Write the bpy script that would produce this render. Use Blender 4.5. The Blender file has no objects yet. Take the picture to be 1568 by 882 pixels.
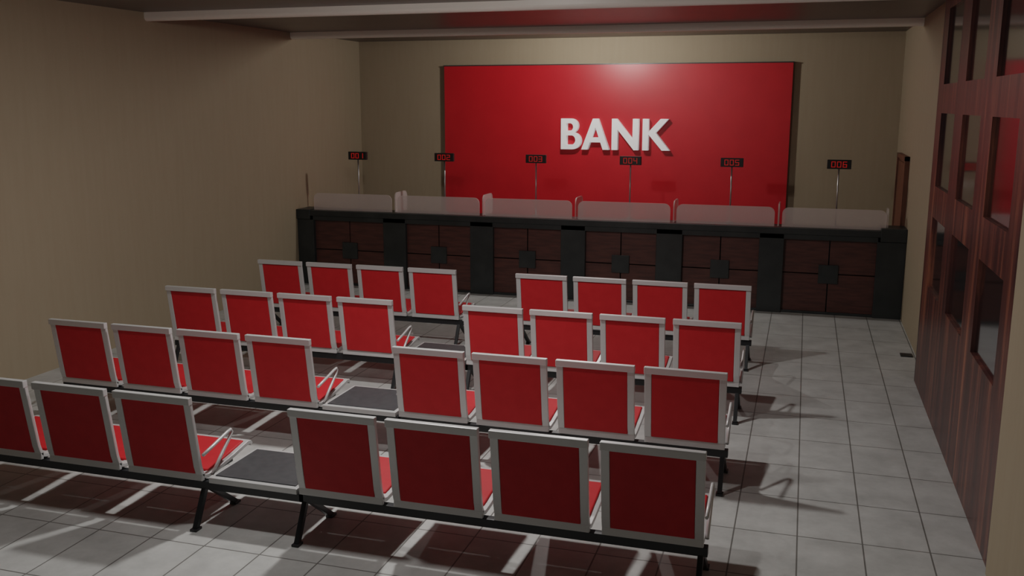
import bpy, bmesh, math
from mathutils import Vector, Matrix
S=2.7   # metres per unit (camera height)
sc=bpy.context.scene
col=sc.collection

# ---------------- materials ----------------
def mat(name,color,rough=.5,metal=0.,spec=.5,emit=None,estr=1.):
    m=bpy.data.materials.new(name);m.use_nodes=True
    b=m.node_tree.nodes['Principled BSDF']
    b.inputs['Base Color'].default_value=(*color,1)
    b.inputs['Roughness'].default_value=rough
    b.inputs['Metallic'].default_value=metal
    b.inputs['Specular IOR Level'].default_value=spec
    if emit:
        b.inputs['Emission Color'].default_value=(*emit,1);b.inputs['Emission Strength'].default_value=estr
    return m
def nt(m): return m.node_tree.nodes,m.node_tree.links,m.node_tree.nodes['Principled BSDF']
def coords(m,scale=(1,1,1),rot=(0,0,0),loc=(0,0,0)):
    n,l,b=nt(m)
    t=n.new('ShaderNodeTexCoord');mp=n.new('ShaderNodeMapping')
    mp.inputs['Scale'].default_value=scale;mp.inputs['Rotation'].default_value=rot;mp.inputs['Location'].default_value=loc
    l.new(t.outputs['Object'],mp.inputs['Vector']);return mp.outputs['Vector']
def noise_col(m,c1,c2,scale,stretch=(1,1,1),detail=4,lo=.35,hi=.65,bump=0,bdist=.002):
    n,l,b=nt(m)
    v=coords(m,stretch)
    no=n.new('ShaderNodeTexNoise');no.inputs['Scale'].default_value=scale;no.inputs['Detail'].default_value=detail
    l.new(v,no.inputs['Vector'])
    r=n.new('ShaderNodeValToRGB');r.color_ramp.elements[0].color=(*c1,1);r.color_ramp.elements[1].color=(*c2,1)
    r.color_ramp.elements[0].position=lo;r.color_ramp.elements[1].position=hi
    l.new(no.outputs['Fac'],r.inputs['Fac']);l.new(r.outputs['Color'],b.inputs['Base Color'])
    if bump:
        bp=n.new('ShaderNodeBump');bp.inputs['Strength'].default_value=bump;bp.inputs['Distance'].default_value=bdist
        l.new(no.outputs['Fac'],bp.inputs['Height']);l.new(bp.outputs['Normal'],b.inputs['Normal'])
    return m
M={}
M['wall']=noise_col(mat('wallpaper_beige',(.3,.24,.16),.75,spec=.3),(.310,.250,.172),(.322,.262,.182),6,(3,3,.25),5)
M['ceil']=noise_col(mat('ceiling_paint',(.1,.08,.06),.38),(.105,.09,.077),(.125,.105,.09),2)
M['beam']=mat('beam_paint',(.8,.76,.70),.35)
M['panel']=noise_col(mat('red_panel',(.5,.01,.015),.36),(.46,.010,.017),(.50,.012,.019),3)
M['white']=mat('letter_white',(.9,.9,.9),.35,emit=(1,1,1),estr=.18)  # slight emission added to brighten the letter faces
M['counter']=noise_col(mat('counter_black',(.02,.022,.022),.4),(.016,.020,.020),(.027,.031,.031),5)
M['brown']=noise_col(mat('counter_brown_wood',(.05,.02,.015),.42),(.06,.020,.015),(.10,.034,.025),4,(1,1,8),5)
M['frame']=mat('powder_coated_silver',(.58,.58,.58),.35,metal=.3)
M['red']=noise_col(mat('red_upholstery',(.55,.01,.015),.6,spec=.3),(.46,.014,.018),(.50,.018,.022),12)
M['black']=mat('black_metal',(.012,.013,.015),.4)
M['tabletop']=noise_col(mat('table_charcoal',(.04,.042,.045),.5),(.035,.037,.041),(.047,.049,.053),20)
M['pole']=mat('pole_metal',(.4,.4,.4),.3,metal=.8)
M['board']=mat('sign_black',(.01,.01,.01),.4)
M['digit']=mat('digit_red',(.35,.01,.01),.5,emit=(1,.03,.02),estr=.16)
M['door']=noise_col(mat('door_wood',(.12,.045,.02),.5),(.10,.035,.016),(.16,.06,.03),4,(6,6,.6),5)
# wood wall
m=mat('mahogany_panel',(.1,.03,.02),.36)
n,l,b=nt(m)
v=coords(m,(4,4,.22))
no=n.new('ShaderNodeTexNoise');no.inputs['Scale'].default_value=2.2;no.inputs['Detail'].default_value=9;no.inputs['Roughness'].default_value=.7;l.new(v,no.inputs['Vector'])
r=n.new('ShaderNodeValToRGB');r.color_ramp.elements[0].color=(.030,.009,.008,1);r.color_ramp.elements[1].color=(.26,.095,.05,1)
r.color_ramp.elements[0].position=.40;r.color_ramp.elements[1].position=.68
x=r.color_ramp.elements.new(.54);x.color=(.085,.024,.017,1)
l.new(no.outputs['Fac'],r.inputs['Fac'])
tc=n.new('ShaderNodeTexCoord');sx=n.new('ShaderNodeSeparateXYZ');l.new(tc.outputs['Object'],sx.inputs[0])
dv=n.new('ShaderNodeMath');dv.operation='DIVIDE';dv.inputs[1].default_value=.24;l.new(sx.outputs['Y'],dv.inputs[0])
fr=n.new('ShaderNodeMath');fr.operation='FRACT';l.new(dv.outputs[0],fr.inputs[0])
gt=n.new('ShaderNodeMath');gt.operation='GREATER_THAN';gt.inputs[1].default_value=.04;l.new(fr.outputs[0],gt.inputs[0])
mr=n.new('ShaderNodeMapRange');mr.inputs['To Min'].default_value=.35;l.new(gt.outputs[0],mr.inputs['Value'])
mx=n.new('ShaderNodeMix');mx.data_type='RGBA';mx.blend_type='MULTIPLY';mx.inputs[0].default_value=1
l.new(r.outputs['Color'],mx.inputs[6]);l.new(mr.outputs[0],mx.inputs[7]);l.new(mx.outputs[2],b.inputs['Base Color'])
M['wood']=m
M['glass']=mat('window_glass',(.50,.52,.58),.10,metal=1)
def pane(name,c,rough,al):
    f=bpy.data.materials.new(name);f.use_nodes=True
    b=f.node_tree.nodes['Principled BSDF'];b.inputs['Base Color'].default_value=(*c,1);b.inputs['Roughness'].default_value=rough;b.inputs['Alpha'].default_value=al
    return f
M['pane']=pane('frosted_acrylic',(.78,.68,.66),.45,.42)
M['edge']=pane('acrylic_edge',(.75,.68,.66),.2,.40)
# floor tiles
m=mat('floor_tiles',(.4,.4,.4),.45)
n,l,b=nt(m)
TX,TY=.145*S,.2275*S
v=coords(m,(1,1,1),loc=(-.033*S+10*TX,-2.19*S+20*TY,0))
br=n.new('ShaderNodeTexBrick');br.offset=0;br.squash=1;br.offset_frequency=2
br.inputs['Scale'].default_value=1;br.inputs['Brick Width'].default_value=TX;br.inputs['Row Height'].default_value=TY
br.inputs['Mortar Size'].default_value=.005;br.inputs['Mortar Smooth'].default_value=.1
br.inputs['Color1'].default_value=(.95,.95,.95,1);br.inputs['Color2'].default_value=(1,1,1,1);br.inputs['Mortar'].default_value=(.3,.29,.28,1)
l.new(v,br.inputs['Vector'])
no=n.new('ShaderNodeTexNoise');no.inputs['Scale'].default_value=3.5;no.inputs['Detail'].default_value=8;no.inputs['Roughness'].default_value=.65;l.new(v,no.inputs['Vector'])
r=n.new('ShaderNodeValToRGB');r.color_ramp.elements[0].color=(.38,.385,.375,1);r.color_ramp.elements[1].color=(.56,.565,.55,1)
r.color_ramp.elements[0].position=.3;r.color_ramp.elements[1].position=.7
l.new(no.outputs['Fac'],r.inputs['Fac'])
mx=n.new('ShaderNodeMix');mx.data_type='RGBA';mx.blend_type='MULTIPLY';mx.inputs[0].default_value=1
l.new(r.outputs['Color'],mx.inputs[6]);l.new(br.outputs['Color'],mx.inputs[7]);l.new(mx.outputs[2],b.inputs['Base Color'])
bp=n.new('ShaderNodeBump');bp.inputs['Strength'].default_value=.4;bp.inputs['Distance'].default_value=.003;bp.invert=True
l.new(br.outputs['Fac'],bp.inputs['Height']);l.new(bp.outputs['Normal'],b.inputs['Normal'])
M['tile']=m

# ---------------- mesh builder ----------------
class MB:
    def __init__(s): s.bm=bmesh.new();s.mats=[]
    def mi(s,k):
        if k not in s.mats: s.mats.append(k)
        return s.mats.index(k)
    def hexa(s,pts,k):
        vs=[s.bm.verts.new(Vector(p)*S) for p in pts];i=s.mi(k)
        for f in ((0,3,2,1),(4,5,6,7),(0,1,5,4),(1,2,6,5),(2,3,7,6),(3,0,4,7)):
            fc=s.bm.faces.new([vs[j] for j in f]);fc.material_index=i
    def box(s,x0,x1,y0,y1,z0,z1,k):
        s.hexa([(x0,y0,z0),(x1,y0,z0),(x1,y1,z0),(x0,y1,z0),(x0,y0,z1),(x1,y0,z1),(x1,y1,z1),(x0,y1,z1)],k)
    def prism(s,poly,axis,a,b,k):
        def P(p,t): return Vector((t,p[0],p[1]) if axis=='x' else (p[0],t,p[1]) if axis=='y' else (p[0],p[1],t))*S
        A=[s.bm.verts.new(P(p,a)) for p in poly];B=[s.bm.verts.new(P(p,b)) for p in poly];i=s.mi(k);n=len(poly)
        fs=[s.bm.faces.new(A),s.bm.faces.new(B[::-1])]
        for j in range(n): fs.append(s.bm.faces.new((A[j],B[j],B[(j+1)%n],A[(j+1)%n])))
        for f in fs:f.material_index=i
    def ribbon(s,path,th,x0,x1,k):
        # one continuous bent strip of rectangular section
        n=len(path);i=s.mi(k);rings=[]
        for j,p in enumerate(path):
            a=Vector(path[max(j-1,0)]);b=Vector(path[min(j+1,n-1)]);d=(b-a).normalized();nn=Vector((-d.y,d.x))*th/2
            L=Vector(p)+nn;R=Vector(p)-nn
            rings.append([s.bm.verts.new(Vector(q)*S) for q in ((x0,*L),(x1,*L),(x1,*R),(x0,*R))])
        for j in range(n-1):
            for q in range(4):
                f=s.bm.faces.new((rings[j][q],rings[j][(q+1)%4],rings[j+1][(q+1)%4],rings[j+1][q]));f.material_index=i
        for rg in (rings[0][::-1],rings[-1]):
            f=s.bm.faces.new(rg);f.material_index=i
    def tube(s,pts,r,k,seg=8):
        i=s.mi(k);rings=[];n=len(pts);pts=[Vector(p) for p in pts]
        for j,p in enumerate(pts):
            d=(pts[min(j+1,n-1)]-pts[max(j-1,0)]).normalized()
            u=d.orthogonal().normalized() if j==0 else (rings_u-d*rings_u.dot(d)).normalized()
            rings_u=u;w=d.cross(u)
            rings.append([s.bm.verts.new((p+(u*math.cos(t)+w*math.sin(t))*r)*S) for t in [2*math.pi*q/seg for q in range(seg)]])
        for j in range(n-1):
            for q in range(seg):
                f=s.bm.faces.new((rings[j][q],rings[j][(q+1)%seg],rings[j+1][(q+1)%seg],rings[j+1][q]));f.material_index=i;f.smooth=True
        for rg in (rings[0][::-1],rings[-1]):
            f=s.bm.faces.new(rg);f.material_index=i
    def mesh(s,name):
        bmesh.ops.recalc_face_normals(s.bm,faces=s.bm.faces)
        me=bpy.data.meshes.new(name);s.bm.to_mesh(me);s.bm.free()
        for k in s.mats: me.materials.append(M[k])
        return me
    def obj(s,name,parent=None,bevel=0,loc=(0,0,0)):
        return mkobj(name,s.mesh(name),parent,bevel,loc)
def mkobj(name,me,parent=None,bevel=0,loc=(0,0,0)):
    o=bpy.data.objects.new(name,me);col.objects.link(o);o.location=Vector(loc)*S
    if parent:o.parent=parent
    if bevel:
        b=o.modifiers.new('bev','BEVEL');b.width=bevel*S;b.segments=2;b.limit_method='ANGLE';b.angle_limit=math.radians(50)
    return o
def empty(name,loc=(0,0,0)):
    o=bpy.data.objects.new(name,None);o.empty_display_size=.2;col.objects.link(o);o.location=Vector(loc)*S;return o

# ---------------- room ----------------
XL,XR,YB,YF,ZC=-2.704,.475,5.56,-.8,1.378
XW=.431
def simple(name,args,k,bevel=0):
    m=MB();m.box(*args,k);return m.obj(name,bevel=bevel)
simple('floor',(XL-.05,XR+.05,YF-.05,YB+.05,-.05,0),'tile')
simple('ceiling',(XL-.05,XR+.05,YF-.05,YB+.05,ZC,ZC+.05),'ceil')
simple('wall_left',(XL-.05,XL,YF,YB,0,ZC),'wall')
simple('wall_back',(XL-.05,XR+.05,YB,YB+.05,0,ZC),'wall')
simple('wall_front',(XL-.05,XR+.05,YF-.05,YF,0,ZC),'wall')
simple('wall_right',(XR,XR+.05,YF,YB,0,ZC),'wall')
simple('wall_right_pillar',(XW-.006,XR,YF,2.12,0,ZC),'wall')
for i,y in enumerate((2.316,3.521,4.726)):
    m=MB()
    poly=[(y-.004,ZC)]
    for q in range(9):
        t=math.pi+math.pi*q/8
        poly.append((y+.014+.018*math.cos(t),1.342+.016+.016*math.sin(t)))
    poly.append((y+.032,ZC))
    m.prism(poly,'x',XL,XW if i<2 else XR,'beam')
    m.obj('ceiling_beam' if i==0 else 'ceiling_beam.%03d'%i)
# timber window wall
m=MB()
cy=[(2.27,2.585),(2.75,3.06),(3.22,3.53)];rz=[(.38,.62),(.725,.97),(1.065,1.31)]
y0,y1=2.12,3.66;xa,xb=XW,XR-.002
ys=[y0]+[t for c in cy for t in c]+[y1]
m.box(xa,xb,y0,y1,0,rz[0][0],'wood')
for a,b in ((rz[0][1],rz[1][0]),(rz[1][1],rz[2][0]),(rz[2][1],ZC)): m.box(xa,xb,y0,y1,a,b,'wood')
for j in range(0,len(ys),2):
    for a,b in rz: m.box(xa,xb,ys[j],ys[j+1],a,b,'wood')
m.obj('wall_right_timber')
k=1
for a,b in cy:
    for c,d in rz:
        m=MB();m.box(xa+.009,xa+.014,a,b,c,d,'glass');m.obj('window_%d'%k);k+=1
simple('red_feature_panel',(-2.125,-.088,YB-.03,YB-.001,.0,1.222),'panel',.0008)
simple('trim_1',(-2.13,-.083,YB-.032,YB-.001,1.222,1.228),'counter')
m=MB();m.box(XR-.012,XR-.001,4.88,5.27,0,.74,'door');m.box(XR-.016,XR-.012,4.90,5.25,.01,.72,'door')
m.box(XR-.022,XR-.001,4.86,4.885,0,.755,'door');m.box(XR-.022,XR-.001,5.265,5.29,0,.755,'door');m.box(XR-.022,XR-.001,4.86,5.29,.735,.755,'door')
m.obj('door_1')
simple('floor_outlet',(.415,.46,4.0,4.05,0.0,.004),'black')

def arc(cx,cy,rx,ry,a0,a1,n=14):
    return [(cx+rx*math.cos(math.radians(a0+(a1-a0)*i/n)),cy+ry*math.sin(math.radians(a0+(a1-a0)*i/n))) for i in range(n+1)]
B=[[(0,0),(0,1),(.33,1)]+arc(.33,.765,.25,.235,90,-90)[1:]+[(.36,.53)]+arc(.38,.275,.30,.275,70,-90),
   [(.18,.86)]+[(.18,.60)]+arc(.31,.73,.11,.13,-90,90),
   [(.18,.46),(.18,.14)]+arc(.36,.30,.14,.16,-90,90)]
A=[[(.0,0),(.38,1),(.55,1),(.93,0),(.73,0),(.645,.24),(.285,.24),(.20,0)],[(.335,.385),(.595,.385),(.465,.75)]]
N=[[(0,0),(0,1),(.15,1),(.70,.33),(.70,1),(.88,1),(.88,0),(.74,0),(.18,.68),(.18,0)]]
K=[[(0,0),(0,1),(.18,1),(.18,.57),(.58,1),(.82,1),(.42,.56),(.88,0),(.64,0),(.18,.53),(.18,0)]]
LE=empty('bank_sign_letters',(-1.380,YB-.03,.738))
for nm,pl,ox in (('letter_b',B,0),('letter_a',A,.71),('letter_n',N,1.74),('letter_k',K,2.77)):
    cu=bpy.data.curves.new(nm,'CURVE');cu.dimensions='2D';cu.fill_mode='BOTH';cu.extrude=.018*S;cu.bevel_depth=.0015*S
    for p in pl:
        sp=cu.splines.new('POLY');sp.points.add(len(p)-1);sp.use_cyclic_u=True
        for q,(x,y) in enumerate(p): sp.points[q].co=((x+ox)*.174*S,y*.176*S,0,1)
    tmp=bpy.data.objects.new('tmp',cu);col.objects.link(tmp)
    bpy.context.view_layer.update()
    me=bpy.data.meshes.new_from_object(tmp.evaluated_get(bpy.context.evaluated_depsgraph_get()))
    bpy.data.objects.remove(tmp)
    me.materials.clear();me.materials.append(M['white']);me.name=nm
    me.transform(Matrix.Rotation(math.pi/2,4,'X'))
    mkobj(nm,me,LE,0,(0,-.0195,0))

# ---------------- counter ----------------
YC=4.714;HC=.417
CE=empty('bank_teller_counter',(0,0,0))
pan=[(-2.603,-2.18),(-2.048,-1.677),(-1.549,-1.181),(-1.052,-.689),(-.559,-.189),(-.073,.348)]
m=MB()
xe=XR-.001;xs=XL+.001
edges=[xs]+[t for p in pan for t in p]+[xe]
for j in range(0,len(edges),2): m.box(edges[j],edges[j+1],YC,YC+.06,0,HC-.03,'counter')
m.box(xs,xe,YC+.06,YC+.08,0,HC-.03,'counter')
m.box(xs,xe,YC,YC+.06,HC-.055,HC-.03,'counter')
m.box(xs,xe,YC+.012,YC+.06,0,.012,'counter')
m.obj('counter_body',CE,.002)
m=MB();m.box(xs,xe,YC-.006,YC+.14,HC-.03,HC,'counter')
m.box(xs,-2.62,YC-.01,YC+.14,HC-.05,HC+.004,'counter');m.box(.36,xe,YC-.01,YC+.14,HC-.05,HC+.012,'counter')
m.obj('counter_top',CE,.002)
m=MB()
for a,b in pan:
    c=(a+b)/2;z0,z1,zc=.012,HC-.055,.197;g=.003
    for xx0,xx1 in ((a,c-g),(c+g,b)):
        for zz0,zz1 in ((z0,zc-g),(zc+g,z1)):
            m.box(xx0,xx1,YC+.024,YC+.058,zz0,zz1,'brown')
m.obj('front_panels',CE)
m=MB()
for a,b in pan:
    c=(a+b)/2;m.box(c-.045,c+.045,YC+.014,YC+.03,.152,.242,'counter')
m.obj('panel_squares',CE,.001)
def rrect(a,b,z0,z1,r):
    return [(a,z0),(b,z0)]+arc(b-r,z1-r,r,r,0,90,6)+arc(a+r,z1-r,r,r,90,180,6)
cx=[-2.375,-1.87,-1.366,-.863,-.36,.147]
m=MB()
for j,c in enumerate(cx):
    m.prism(rrect(c-.236,c+.236,HC+.001,HC+.094,.03),'y',YC+.03,YC+.036,'pane')
m.obj('front_screens',CE)
m=MB()
for j in range(5):
    x=(cx[j]+cx[j+1])/2
    m.prism(rrect(YC+.04,YC+.2,HC+.001,HC+.108,.03),'x',x-.003,x+.003,'edge')
m.prism(rrect(YC+.04,YC+.13,HC+.001,HC+.10,.03),'x',.386,.392,'edge')
m.obj('divider_screens',CE)

SEG={'0':'abcdef','1':'bc','2':'abged','3':'abgcd','4':'fgbc','5':'afgcd','6':'afgedc'}
sxp=[-2.376,-1.862,-1.348,-.848,-.343,.159]
for j,x in enumerate(sxp):
    E=empty('counter_number_sign' if j==0 else 'counter_number_sign.%03d'%j,(x,YC+.12,HC))
    m=MB();m.tube([(0,0,0),(0,0,.28)],.0038,'pole');m.tube([(0,0,.0),(0,0,.006)],.016,'pole',16);m.obj('pole',E)
    m=MB();m.box(-.055,.055,-.01,.008,.277,.321,'board');m.obj('board',E,.002)
    m=MB()
    for q,ch in enumerate('00%d'%(j+1)):
        ox=-.036+q*.026;w=.019;h=.028;oz=.285;t=.0032;yy=(-.0115,-.0098)
        sg={'a':(0,w,h-t,h),'d':(0,w,0,t),'g':(0,w,h/2-t/2,h/2+t/2),'f':(0,t,h/2,h),'b':(w-t,w,h/2,h),'e':(0,t,0,h/2),'c':(w-t,w,0,h/2)}
        for s_ in SEG[ch]:
            a,b_,c_,d=sg[s_];m.box(ox+a,ox+b_,yy[0],yy[1],oz+c_,oz+d,'digit')
    m.obj('digits',E)

# ---------------- waiting benches ----------------
w,g=.2372,.0264;bw=w-g;ht,hb,rec=.327,.112,.031
rail=.0185
def yback(z): return -rec*(z-hb)/(ht-hb)
path=[(yback(ht),ht),(yback(.24),.24),(yback(.15),.15),(.0,.132),(.008,.121),(.022,.117),(.06,.119),(.13,.128),(.195,.139),(.207,.138),(.213,.130)]
fm=MB();bp_=MB();sp_=MB()
for i in range(4):
    x1=-(3-i)*w;x0=x1-bw
    fm.ribbon(path,.010,x0,x0+rail,'frame');fm.ribbon(path,.010,x1-rail,x1,'frame')
    fm.hexa([(x0-.001,yback(ht)-.008,ht-.016),(x1+.001,yback(ht)-.008,ht-.016),(x1+.001,yback(ht)+.007,ht-.016),(x0-.001,yback(ht)+.007,ht-.016),
             (x0-.001,yback(ht)-.009,ht+.002),(x1+.001,yback(ht)-.009,ht+.002),(x1+.001,yback(ht)+.006,ht+.002),(x0-.001,yback(ht)+.006,ht+.002)],'frame')
    fm.ribbon([(.002,.130),(.0,.112)],.010,x0,x1,'frame')
    fm.ribbon([(.195,.139),(.207,.138),(.213,.130)],.010,x0+rail,x1-rail,'frame')
    fm.ribbon([(.02,.117),(.035,.1175)],.008,x0+rail,x1-rail,'frame')
    bp_.ribbon([(yback(.309),.311),(yback(.131),.131)],.009,x0+rail,x1-rail,'red')
    sp_.ribbon([(.036,.121),(.1,.127),(.193,.141)],.012,x0+rail*.6,x1-rail*.6,'red')
frame_me=fm.mesh('seat_frames');back_me=bp_.mesh('back_pads');seat_me=sp_.mesh('seat_pads')
am=MB()
for x in (.004,-.926):
    am.tube([(x,-.002,.178),(x,.04,.187),(x,.10,.201),(x,.116,.203),(x,.120,.197),(x,.112,.186),(x,.07,.152),(x,.03,.118)],.0042,'frame')
arm_me=am.mesh('armrests')
def beam_mesh(table):
    b=MB();b.box(-.93,.264 if table else .008,.006,.026,.088,.108,'black')
    for x in (-.006,-.916):
        for yy,zz in ((-.033,0),(.133,0)):
            a=Vector((.016,.096));e_=Vector((yy,.004));d=(e_-a).normalized();nn=Vector((-d.y,d.x))*.0065
            q=[a+nn,a-nn,e_-nn,e_+nn]
            b.hexa([(x-.006,*q[0]),(x-.006,*q[1]),(x-.006,*q[2]),(x-.006,*q[3]),(x+.006,*q[0]),(x+.006,*q[1]),(x+.006,*q[2]),(x+.006,*q[3])],'black')
            b.box(x-.009,x+.009,yy-.012,yy+.012,0,.006,'black')
    for i in range(4):
        for xx in (-(3-i)*w-.03,-(3-i)*w-bw+.03): b.box(xx-.006,xx+.006,.01,.16,.1,.118,'black')
    return b.mesh('beam_and_legs')
bmA=beam_mesh(False);bmB=beam_mesh(True)
tf=MB();tx0,tx1=.014,.25
tf.box(tx0,tx1,.0,.016,.108,.122,'frame');tf.box(tx0,tx1,.196,.212,.108,.122,'frame')
tf.box(tx0,tx0+.012,.016,.196,.108,.122,'frame');tf.box(tx1-.012,tx1,.016,.196,.108,.122,'frame')
tf_me=tf.mesh('table_frame')
tt=MB();tt.box(tx0+.01,tx1-.01,.014,.198,.110,.1245,'tabletop');tt_me=tt.mesh('table_top')
yb=[1.834,2.414,2.998,3.637];xr=[-.1526,-.1573,-.1597,-.1643];xl=[-1.334,-1.342,-1.344,-1.345]
n_=0
for r_ in range(4):
    for side in (0,1):
        x=(xl if side==0 else xr)[r_]
        E=empty('waiting_bench' if n_==0 else 'waiting_bench.%03d'%n_,(x,yb[r_],0));n_+=1
        mkobj('seat_frames',frame_me,E,.0015);mkobj('back_pads',back_me,E,.002);mkobj('seat_pads',seat_me,E,.003)
        mkobj('armrests',arm_me,E);mkobj('beam_and_legs',bmB if side==0 else bmA,E,.001)
        if side==0: mkobj('table_frame',tf_me,E,.0015);mkobj('table_top',tt_me,E,.001)

# ---------------- lights ----------------
def point(name,loc,power,rad=.04,color=(1,.96,.92)):
    L=bpy.data.lights.new(name,'POINT');L.energy=power;L.shadow_soft_size=rad*S;L.color=color
    o=bpy.data.objects.new(name,L);col.objects.link(o);o.location=Vector(loc)*S;return o
def area(name,loc,power,sz,color=(1,.97,.94)):
    L=bpy.data.lights.new(name,'AREA');L.energy=power;L.shape='SQUARE';L.size=sz*S;L.color=color
    o=bpy.data.objects.new(name,L);col.objects.link(o);o.location=Vector(loc)*S;return o
area('ceiling_lamp',(-1.1,2.45,1.36),70,.07)
point('ceiling_lamp.001',(-1.12,4.80,1.352),120,.012)
area('ceiling_lamp.002',(-1.1,1.77,1.36),31,.07)
point('beam_fill',(-1.1,2.47,1.325),52,.03)  # added fill beside the main lamp, brightens beams, ceiling and walls
wd=bpy.data.worlds.new('World');sc.world=wd;wd.use_nodes=True
wd.node_tree.nodes['Background'].inputs[0].default_value=(.5,.5,.55,1);wd.node_tree.nodes['Background'].inputs[1].default_value=.05

# ---------------- camera ----------------
f,a,p,r=1453/1568*36,.2971,.1918,.0008
R=Vector((math.cos(a),math.sin(a),0));F=Vector((-math.sin(a)*math.cos(p),math.cos(a)*math.cos(p),-math.sin(p)));U=R.cross(F)
R2=R*math.cos(r)+U*math.sin(r);U2=-R*math.sin(r)+U*math.cos(r)
cd=bpy.data.cameras.new('camera');cd.lens=f;cd.sensor_width=36;cd.clip_start=.05
co=bpy.data.objects.new('camera',cd);col.objects.link(co)
mt=Matrix((R2,U2,-F)).transposed().to_4x4();mt.translation=Vector((0,0,1))*S
co.matrix_world=mt;sc.camera=co
sc.view_settings.view_transform='Filmic';sc.view_settings.look='None'
